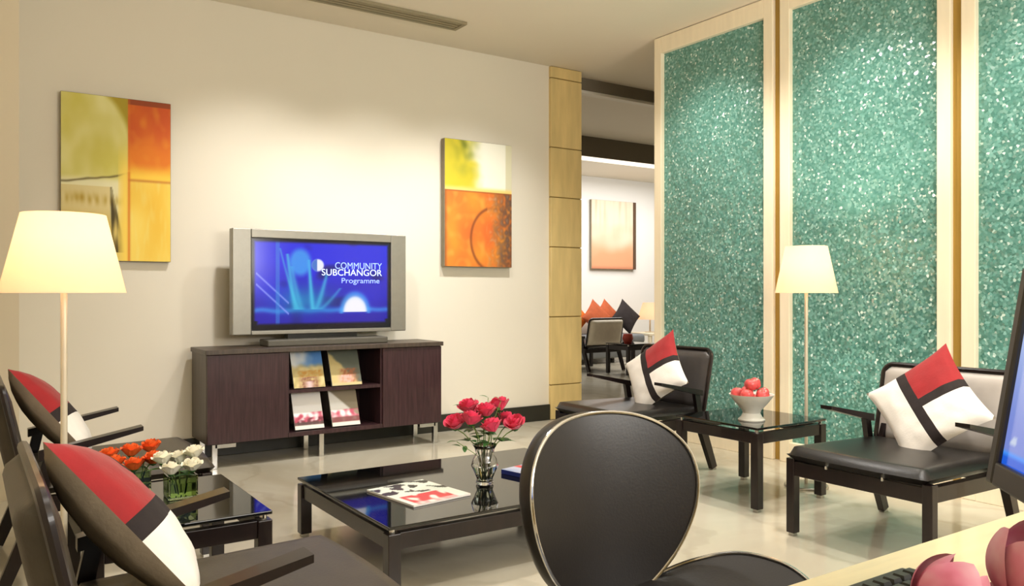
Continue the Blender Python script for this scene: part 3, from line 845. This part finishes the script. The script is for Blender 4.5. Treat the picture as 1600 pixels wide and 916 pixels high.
# ------------------------------------------------------------------ flowers
def rose_bloom(r):
    m_ = MB()
    for ring, (n, rad, hgt, open_) in enumerate(((3, 0.30, 0.95, 0.05), (4, 0.55, 0.92, 0.22), (5, 0.8, 0.82, 0.45), (5, 0.98, 0.62, 0.75))):
        for k in range(n):
            a0 = 2 * pi * (k + 0.37 * ring) / n; wdt = 2 * pi / n * 0.72
            def f(u, v, a0=a0, wdt=wdt, rad=rad, hgt=hgt, open_=open_):
                a = a0 + (u - 0.5) * 2 * wdt * (0.55 + 0.45 * sin(pi * min(1, v * 0.9 + 0.1)))
                rr = rad * (0.25 + 0.75 * sin(v * pi * 0.55)) + open_ * 0.25 * max(0, v - 0.6) / 0.4
                z = -0.55 + (hgt + 0.55) * v - 0.18 * (2 * u - 1) ** 2 * v - open_ * 0.2 * max(0, v - 0.75) / 0.25
                return V((rr * cos(a), rr * sin(a), z)) * r
            m_.surf(f, 5, 6)
    return m_
def leaf_mb(p, d, ln, wd, sag=0.3):
    p = V(p); d = V(d).normalized(); sd = d.cross(V((0, 0, 1))).normalized()
    def f(u, v):
        ww = wd * sin(pi * min(0.98, 0.06 + v * 0.94)) ** 0.8
        return p + d * ln * v + sd * (u - 0.5) * ww + V((0, 0, -sag * ln * v * v + 0.12 * abs(u - 0.5) * ww))
    return MB().surf(f, 4, 8)
def flower(base, head, r, m_, label, cat='rose', group=None, name='rose', leaves=0, bloommb=None, tilt=None):
    t = empty(name, base, 0, label, cat, group)
    h = V(head) - V(base)
    mid = V((h.x * 0.35, h.y * 0.35, h.z * 0.6))
    MB().tube([V((0, 0, 0)), mid * 0.5, mid, mid * 0.35 + h * 0.62, h - V((0, 0, r * 0.45))], [0.0022, 0.0022, 0.0022, 0.0024, 0.003], 7).build('stem', stem_m, t, True)
    b = (bloommb or rose_bloom)(r).build('bloom', m_, t, True, 0)
    b.location = h
    out = V((h.x, h.y, 0)); L_ = out.length
    b.rotation_euler = (tilt if tilt else (-(h.y) / 0.16 * 0.55, (h.x) / 0.16 * 0.55, random.uniform(0, 6)))
    MB().lathe([(0, -0.75 * r), (0.28 * r, -0.62 * r), (0.42 * r, -0.42 * r), (0.1 * r, -0.5 * r)], 10).build('sepals', leaf_m, t, True).location = h
    for k in range(leaves):
        a = random.uniform(0, 6.28); q = mid * 0.4 + h * 0.45
        leaf_mb(q, (cos(a) + out.x * 3, sin(a) + out.y * 3, 0.3), 0.07, 0.03).build('leaf', leaf_m, t, True, 0)
    return t
# glass vase on the coffee table
vx, vy, vz = 1.88, 3.0, 0.266
vase = empty('glass_vase', (vx, vy, vz), 0, 'clear waisted glass vase of red roses on the coffee table', 'vase')
VS = 1.15
prof = [(0, 0.0), (0.03, 0.0), (0.034, 0.006), (0.03, 0.02), (0.04, 0.045), (0.052, 0.07), (0.046, 0.095), (0.034, 0.115), (0.038, 0.135), (0.047, 0.15)]
prof = [(r * VS, z * VS) for r, z in prof]
inn = [(r - 0.0025, z) for r, z in prof[9:2:-1]] + [(0.028, 0.012), (0, 0.01)]
MB().lathe(prof + inn, 40).build('vase_body', glass_m, vase, True, 0)
MB().lathe([(0, 0.0125), (0.028, 0.0125), (0.031, 0.024), (0.0425, 0.053), (0.0565, 0.0805), (0.0, 0.081)], 32).build('water', water_m, vase, True)
rp = Matrix.Rotation(R(-34), 3, 'Z') * 1.18
heads = [((-0.108, -0.02, 0.225), 'rose lowest on the left side of the red bouquet'), ((-0.062, 0.03, 0.278), 'rose at the upper left of the red bouquet'),
         ((-0.048, -0.05, 0.245), 'rose at the front left of the red bouquet'), ((0.028, -0.065, 0.222), 'large open rose at the front of the red bouquet'),
         ((0.004, 0.0, 0.268), 'rose in the middle of the red bouquet'), ((0.052, 0.06, 0.282), 'small rose at the upper right of the red bouquet'),
         ((0.112, -0.01, 0.222), 'rose farthest right in the red bouquet'), ((-0.01, 0.07, 0.25), 'rose at the back of the red bouquet'),
         ((0.082, 0.045, 0.228), 'rose at the back right of the red bouquet, below the small one')]
for i, (h, lb) in enumerate(heads):
    h = rp @ V(h)
    a = i * 2.4
    flower((vx + 0.012 * cos(a), vy + 0.012 * sin(a), vz + 0.016), (vx + h.x, vy + h.y, vz + h.z), 0.043, rose_m, lb, 'rose', 'red roses in the glass vase', leaves=3)
for h, lb in (((0.012, 0.03, 0.315), 'green leafy sprig at the top of the red bouquet'), ((-0.085, 0.03, 0.285), 'green leafy sprig at the upper left of the red bouquet'),
              ((0.06, 0.02, 0.305), 'green leafy sprig at the upper right of the red bouquet'), ((-0.1, -0.05, 0.165), 'drooping green leaf sprig at the left of the bouquet')):
    h = rp @ V(h)
    t = empty('leaf_sprig', (vx, vy, vz + 0.02), 0, lb, 'leaf sprig', 'green sprigs in the red bouquet')
    e = h - V((0, 0, 0.02))
    MB().tube([(0, 0, 0), (e.x * 0.25, e.y * 0.25, e.z * 0.6), e], 0.0016, 6).build('stem', stem_m, t)
    for k in (0.72, 0.88, 1.0):
        a = k * 9
        leaf_mb(e * k, (cos(a) + e.x * 6, sin(a) + e.y * 6, 0.5), 0.045, 0.022).build('leaf', leaf_m, t, True, 0)

def low_vase(x, y, m_, lab, heads, hm, what, r):
    z = 0.4255
    t = empty('low_vase', (x, y, z), 0, lab, 'vase')
    MB().box(-0.045, 0.045, -0.045, 0.045, 0, 0.007, 0.002).build('vase_base', m_, t)
    w_ = MB()
    for s in (-1, 1):
        w_.box(s * 0.0425 - 0.0025, s * 0.0425 + 0.0025, -0.045, 0.045, 0.007, 0.075); w_.box(-0.04, 0.04, s * 0.0425 - 0.0025, s * 0.0425 + 0.0025, 0.007, 0.075)
    w_.build('vase_wall', m_, t)
    MB().box(-0.0395, 0.0395, -0.0395, 0.0395, 0.0075, 0.05).build('water', water_m, t)
    for i, (h, lb) in enumerate(heads):
        h = Matrix.Rotation(R(-10), 3, 'Z') @ V((h[0] * 0.88, h[1], h[2] - 0.008))
        flower((x + h.x * 0.3, y + h.y * 0.3, z + 0.012), (x + h.x, y + h.y, z + h.z), r, hm, lb, 'rose', what, leaves=1)
low_vase(0.475, 3.0, greenglass_m, 'low square glass vase of orange roses on the left side table',
    [((-0.066, -0.035, 0.115), 'orange rose at the left of the orange bunch'), ((0.0, -0.06, 0.108), 'orange rose at the front of the orange bunch'), ((0.066, -0.03, 0.118), 'orange rose at the right of the orange bunch'),
     ((-0.012, 0.035, 0.138), 'orange rose at the back of the orange bunch'), ((0.058, 0.05, 0.145), 'orange rose at the back right of the orange bunch'), ((-0.09, 0.04, 0.128), 'orange rose at the back left of the orange bunch')],
    orangerose_m, 'orange roses on the left side table', 0.031)
low_vase(0.59, 2.84, greenglass_m, 'low square green glass vase of white roses on the left side table',
    [((-0.034, -0.04, 0.106), 'white rose at the front left of the white bunch'), ((0.04, -0.035, 0.112), 'white rose at the front right of the white bunch'), ((0.05, 0.035, 0.142), 'white rose at the top right of the white bunch'),
     ((-0.062, 0.03, 0.13), 'white rose at the upper left of the white bunch'), ((-0.005, 0.075, 0.12), 'white rose at the back of the white bunch')],
    whiterose_m, 'white roses on the left side table', 0.03)

# ------------------------------------------------------------------ papers on the coffee table
def cov_mag(u, v):
    c = mixc((236, 234, 224), (226, 236, 222), 0.5 + nz(u * 4, v * 4, 41))
    if v > 0.45 and nz(u * 6, v * 7, 43) > 0.12: c = (44, 46, 38)
    if v > 0.55 and u < 0.5 and nz(u * 8, v * 6, 47) > 0.05: c = (60, 44, 52)
    if v < 0.42 and 0.08 < u < 0.8: c = mixc(c, (206, 52, 62), sstep(-0.2, 0.15, nz(u * 7, v * 5, 44) + 0.12))
    if v < 0.1: c = mixc(c, (240, 226, 222), 0.6)
    return c
def cov_book(u, v):
    c = mixc((206, 206, 222), (150, 170, 210), 0.5 + nz(u * 3, v * 3, 51))
    if u > 0.35 and v > 0.3: c = mixc(c, (214, 60, 64), sstep(-0.1, 0.2, nz(u * 6, v * 6, 52) + 0.2))
    return c
def flat_mag(name, cx, cy, rz, ww, hh, th, fn, lab, cat, edge):
    t = empty(name, (cx, cy, 0.2655), rz, lab, cat)
    MB().box(-ww / 2, ww / 2, -hh / 2, hh / 2, 0, th, 0.001).build('pages', edge, t)
    o = painted('cover', ww, hh, 40, 50, fn, print_m, t, Matrix.Translation((0, -hh / 2, th + 0.0006)) @ Matrix.Rotation(R(-90), 4, 'X'))
    o.data.transform(Matrix.Identity(4))
    return t
flat_mag('magazine', 1.56, 3.01, R(8), 0.285, 0.34, 0.008, cov_mag, 'open white, black and red magazine lying on the coffee table', 'magazine', paper_m)
blue_m = mat('blue_cover', '2B3A8C', 0.35, var=0.05)
flat_mag('booklet', 2.19, 3.02, R(12), 0.23, 0.27, 0.02, cov_book, 'blue edged booklet on the coffee table right of the rose vase', 'booklet', blue_m)

# ================================================================== OVAL CHAIR
oc = empty('oval_chair', (1.105, 1.08, 0), 0, 'black leather oval backed chair with a chrome rim in the foreground', 'chair')
# backrest egg, concave towards -y, leaning back
prof_w = [(-0.235, 0.0), (-0.228, 0.062), (-0.21, 0.105), (-0.185, 0.142), (-0.15, 0.180), (-0.11, 0.21), (-0.06, 0.235), (-0.01, 0.246), (0.03, 0.245),
          (0.07, 0.232), (0.105, 0.205), (0.135, 0.165), (0.155, 0.115), (0.165, 0.06), (0.168, 0.0)]
prof_w = [(v_, w_ * 0.92) for v_, w_ in prof_w]
poly = [(w_, v_) for v_, w_ in prof_w] + [(-w_, v_) for v_, w_ in reversed(prof_w[1:-1])]
# smooth closed outline (Catmull-Rom)
def smooth_loop(p, k=4):
    n = len(p); out = []
    for i in range(n):
        a, b, c, d = (V((*p[(i + j) % n], 0)) for j in (-1, 0, 1, 2))
        for s in range(k):
            t = s / k
            out.append(0.5 * ((2 * b) + (c - a) * t + (2 * a - 5 * b + 4 * c - d) * t * t + (3 * b - a - 3 * c + d) * t ** 3))
    return [(q.x, q.y) for q in out]
outl = smooth_loop(poly)
lean = R(8); yb = 1.32 - 1.08; zc = 0.68
NRM = V((0, -cos(lean), sin(lean))); UP = V((0, sin(lean), cos(lean))); C0 = V((0.0, yb, zc))
def bpt(u, v, off):
    return C0 + V((u, 0, 0)) + UP * v + NRM * (1.2 * u * u + off)
def egg(front, rim, pts, m_name, m_, thick, parent, pt, puff=0.012):
    mb = MB(); K = 9; n = len(pts)
    def ring(s, off):
        return [mb.bm.verts.new(pt(u * s, v * s + (1 - s) * 0.01, off)) for u, v in pts]
    rings = [ring(s, thick / 2 + puff * (1 - s ** 3) * 0.5) for s in (0.12, 0.3, 0.5, 0.7, 0.85, 0.94, 0.985)]
    rings += [ring(1.0, thick * 0.25), ring(1.0, -thick * 0.25)]
    rings += [ring(s, -thick / 2 - puff * (1 - s ** 3) * 0.3) for s in (0.985, 0.94, 0.85, 0.6, 0.3, 0.12)]
    for A, B in zip(rings, rings[1:]):
        for i in range(n):
            mb.bm.faces.new((A[i], A[(i + 1) % n], B[(i + 1) % n], B[i]))
    mb.bm.faces.new(rings[0]); mb.bm.faces.new(rings[-1])
    return mb.build(m_name, m_, parent, True, 60)
egg(1, 1, outl, 'backrest', leather2_m, 0.038, oc, bpt)
MB().tube([bpt(u * 0.978, v * 0.978, 0.0215) for u, v in outl], 0.0038, 8, True).build('backrest_rim', chrome_m, oc, True)
# seat, dished with raised sides
sprof = [(-0.22, 0.0), (-0.215, 0.08), (-0.195, 0.14), (-0.15, 0.195), (-0.09, 0.23), (-0.02, 0.25), (0.05, 0.25), (0.11, 0.235), (0.16, 0.2),
         (0.195, 0.15), (0.212, 0.08), (0.216, 0.0)]
spoly = smooth_loop([(w_, v_) for v_, w_ in sprof] + [(-w_, v_) for v_, w_ in reversed(sprof[1:-1])])
def spt(u, v, off): return V((u + 0.02, v - 0.02, 0.452 + 1.25 * u * u + 0.10 * max(0, v) ** 1.5 + off))
egg(1, 1, spoly, 'seat', leather2_m, 0.04, oc, spt)
MB().tube([spt(u * 0.992, v * 0.992, 0.0215) for u, v in spoly], 0.0038, 8, True).build('seat_rim', chrome_m, oc, True)
MB().tube([(0.02, 0.1, 0.425), (0.0, 0.26, 0.43), (0.0, 0.30, 0.5), (0.0, yb - 0.0, 0.6)], [0.018, 0.018, 0.016, 0.014], 12).build('back_support', chrome_m, oc, True)
MB().lathe([(0, 0.05), (0.03, 0.05), (0.03, 0.3), (0.022, 0.3), (0.022, 0.42), (0.06, 0.428), (0, 0.43)], 24, (0.02, -0.02, 0)).build('column', chrome_m, oc, True)
for k in range(4):
    a = pi / 4 + k * pi / 2
    MB().bar((0.02 + 0.02 * cos(a), -0.02 + 0.02 * sin(a), 0.075), (0.02 + 0.3 * cos(a), -0.02 + 0.3 * sin(a), 0.02), 0.04, 0.03, (0, 0, 1), 0.025, 0.02).build('leg', chrome_m, oc)
    MB().lathe([(0, 0), (0.016, 0), (0.016, 0.014), (0, 0.014)], 12, (0.02 + 0.29 * cos(a), -0.02 + 0.29 * sin(a), 0)).build('glide', dark_m, oc)

# ================================================================== DESK
dk = empty('desk', (1.3, 0.2, 0), 0, 'pale maple desk at the lower right corner', 'desk')
x0, x1, y0, y1, rr = 0.48, 2.3, -0.2, 0.635, 0.12
dp = []
for cxx, cyy, a0 in ((x1 - rr, y1 - rr, 0), (x0 + rr, y1 - rr, 90), (x0 + rr, y0 + rr, 180), (x1 - rr, y0 + rr, 270)):
    for i in range(9):
        a = R(a0 + i * 11.25); dp.append((cxx + rr * cos(a) - 1.3, cyy + rr * sin(a) - 0.2))
MB().prism(dp, 0.712, 0.74).build('desktop', deskwood_m, dk)
for xx in (0.72, 2.06):
    MB().box(xx - 1.3 - 0.015, xx - 1.3 + 0.015, -0.33, 0.28, 0, 0.712).build('side_panel', deskwood_m, dk)
MB().box(0.735 - 1.3, 2.045 - 1.3, -0.3, -0.28, 0.3, 0.712).build('modesty_panel', deskwood_m, dk)

# monitor
mo = empty('computer_monitor', (1.125, 0.53, 0.74), 0, 'black computer monitor with a lit blue desktop on the desk at the right edge', 'monitor')
nrm = V((-0.70, 0.71, 0)).normalized(); wv = V((-0.71, -0.70, 0)).normalized(); tl_ = R(9)
upv = (V((0, 0, cos(tl_))) - nrm * sin(tl_)); fwd = (nrm * cos(tl_) + V((0, 0, sin(tl_))))
MM = Matrix((wv, -fwd, upv)).transposed().to_4x4()   # local x along the screen, -y towards the viewer, z up
MM.translation = V((0, 0, 0.11))
mw, mh = 0.41, 0.285
f = MB()
f.box(0, 0.022, -0.012, 0.03, 0, mh, 0.004); f.box(mw - 0.022, mw, -0.012, 0.03, 0, mh, 0.004)
f.box(0.022, mw - 0.022, -0.012, 0.03, 0, 0.03, 0.003); f.box(0.022, mw - 0.022, -0.012, 0.03, mh - 0.022, mh, 0.003)
bmesh.ops.transform(f.bm, matrix=MM, verts=f.bm.verts)
f.build('bezel', monitor_m, mo)
f = MB().box(0.03, mw - 0.03, 0.012, 0.05, 0.02, mh - 0.03, 0.01); bmesh.ops.transform(f.bm, matrix=MM, verts=f.bm.verts); f.build('back_shell', dark_m, mo)
def pcimg(u, v):
    c = mixc((120, 138, 214), (206, 224, 246), sstep(0.1, 0.9, v * 0.8 + u * 0.3 + 0.12 * nz(u * 3, v * 3, 61)))
    if v < 0.075: c = mixc((28, 92, 214), (70, 150, 246), sstep(0.04, 0.07, v))
    if 0.15 < u < 0.85 and 0.22 < v < 0.62:
        c = (222, 236, 250)
        if v > 0.57: c = (70, 130, 226)
    if math.hypot((u - 0.07) * 1.3, v - 0.14) < 0.028: c = (186, 200, 226)
    return c
painted('screen', mw - 0.044, mh - 0.052, 60, 46, pcimg, screen_m, mo, MM @ Matrix.Translation((mw / 2, -0.004, 0.03)))
f = MB().bar(V((0, 0, 0)) + wv * mw / 2 - nrm * 0.09 + V((0, 0, 0.012)), wv * mw / 2 - nrm * 0.075 + V((0, 0, 0.2)), 0.08, 0.035, nrm); f.build('stand_neck', monitor_m, mo)
MB().lathe([(0, 0), (0.10, 0), (0.10, 0.008), (0.06, 0.016), (0, 0.018)], 32, tuple(wv * mw / 2 - nrm * 0.09)).build('stand_foot', monitor_m, mo, True)

# keyboard
kb = empty('keyboard', (0.755, 0.485, 0.7402), 0, 'black computer keyboard on the maple desk', 'keyboard')
MB().box(-0.22, 0.22, -0.075, 0.085, 0, 0.016, 0.004).build('body', monitor_m, kb)
kmesh = None
for r_ in range(6):
    for c_ in range(20):
        if kmesh is None:
            ko = MB().hexa([V((-0.009, -0.009, 0)), V((0.009, -0.009, 0)), V((0.009, 0.009, 0)), V((-0.009, 0.009, 0))],
                           [V((-0.0065, -0.0065, 0.007)), V((0.0065, -0.0065, 0.007)), V((0.0065, 0.0065, 0.007)), V((-0.0065, 0.0065, 0.007))]).build('key', key_m, kb)
            kmesh = ko
        else:
            ko = kmesh.copy(); col.objects.link(ko); ko.parent = kb
        ko.location = (-0.2 + c_ * 0.021, -0.055 + r_ * 0.023, 0.0155)

# pink flowers on the desk
fx, fy = 0.735, 0.345
pv = empty('bud_vase', (fx, fy, 0.7402), 0, 'small glass vase of pink flowers on the desk near the monitor', 'vase')
MB().lathe([(0, 0), (0.026, 0), (0.028, 0.01), (0.022, 0.05), (0.016, 0.07), (0.02, 0.08), (0.0178, 0.08), (0.014, 0.07), (0.0195, 0.05), (0.025, 0.012), (0, 0.008)], 28).build('vase_body', glass_m, pv, True, 0)
def tulip(r):
    m_ = MB()
    for k in range(6):
        a0 = k * pi / 3 + (0.2 if k % 2 else 0); rad = 0.95 if k % 2 else 0.8
        def f(u, v, a0=a0, rad=rad):
            wdt = 0.85 * max(0.0, sin(pi * (0.1 + 0.9 * v))) ** 0.55
            a = a0 + (u - 0.5) * 2 * wdt
            rr = rad * (0.15 + 0.85 * sin(pi * min(1, 0.1 + v * 0.72)))
            z = -0.9 + 1.95 * v
            return V((rr * cos(a), rr * sin(a), z)) * r
        m_.surf(f, 12, 18)
    return m_
flower((fx - 0.004, fy, 0.752), (0.708, 0.372, 0.834), 0.034, pinkpetal_m, 'pink blossom lower and left of the two near the monitor', 'flower', 'pink blossoms on the desk', 'pink_flower', bloommb=tulip, tilt=(0.5, 0.5, 0.3))
flower((fx + 0.004, fy, 0.752), (0.783, 0.333, 0.852), 0.042, pinkpetal_m, 'pink blossom higher and right of the two near the monitor', 'flower', 'pink blossoms on the desk', 'pink_flower', bloommb=tulip, tilt=(-0.1, -0.35, 0.9))

# ================================================================== NEXT ROOM
so = empty('sofa', (7.8, 10.05, 0), 0, 'grey sofa against the white wall of the next room', 'sofa')
MB().box(-1.3, 1.3, -0.42, 0.4, 0.08, 0.3, 0.03, 3).build('base', sofa_m, so, True)
for a in (-1.29, 0.01):
    MB().box(a, a + 1.27, -0.44, 0.2, 0.3, 0.44, 0.04, 3).build('seat_cushion', sofa_m, so, True)
MB().box(-1.3, 1.3, 0.2, 0.42, 0.3, 0.78, 0.05, 3).build('backrest', creamleather_m, so, True)
for x in (-1.25, 1.25):
    for y in (-0.37, 0.35): MB().box(x - 0.03, x + 0.03, y - 0.03, y + 0.03, 0, 0.09).build('leg', blackwood_m, so)
for x, m_, lb, ro in ((7.98, orange_m, 'orange cushion standing nearest the pillar on the far sofa', 0.7), (8.32, rust_m, 'second rust cushion from the pillar on the far sofa', 0.8),
                  (8.66, rust_m, 'rust cushion on the far sofa behind the pale backed armchair', 0.75), (8.95, blk_m, 'dark cushion at the right end of the far sofa', 0.8)):
    up0 = V((0, sin(0.3), cos(0.3))); rt0 = V((1, 0, 0))
    xa = rt0 * cos(ro) + up0 * sin(ro); ya = up0 * cos(ro) - rt0 * sin(ro)
    cushion((x, 10.06 - (0.13 if m_ is rust_m and x < 8.5 or m_ is blk_m else 0.0), 0.712), xa, ya, lb, 0.44, 0.14, 0, 'cushions on the far sofa', m_)
et = empty('end_table', (9.5, 9.95, 0), 0, 'small pale end table under the table lamp in the next room', 'table')
MB().box(-0.25, 0.25, -0.25, 0.25, 0.4, 0.44, 0.005).build('top', cream_m, et)
for x in (-0.22, 0.22):
    for y in (-0.22, 0.22): MB().box(x - 0.02, x + 0.02, y - 0.02, y + 0.02, 0, 0.4).build('leg', cream_m, et)
tl2 = empty('table_lamp', (9.5, 9.95, 0.44), 0, 'cream table lamp beside the far sofa in the next room', 'lamp')
MB().lathe([(0, 0), (0.09, 0), (0.09, 0.012), (0.015, 0.02), (0.012, 0.26), (0, 0.26)], 20).build('base', pole_m, tl2, True)
MB().lathe([(0.21, 0.22), (0.12, 0.5), (0.117, 0.5), (0.207, 0.22)], 40, close=True).build('lamp_shade', shade_m, tl2, True)
MB().lathe([(0, 0.26), (0.03, 0.29), (0.03, 0.33), (0, 0.36)], 12).build('bulb', bulb_m, tl2, True)
pt = empty('flower_pot', (7.42, 8.2, 0.4255), 0, 'small red pot on the dark table in the next room', 'pot')
MB().lathe([(0, 0), (0.05, 0), (0.075, 0.06), (0.06, 0.12), (0.052, 0.118), (0.06, 0.06), (0, 0.02)], 20).build('pot_body', redceramic_m, pt, True)
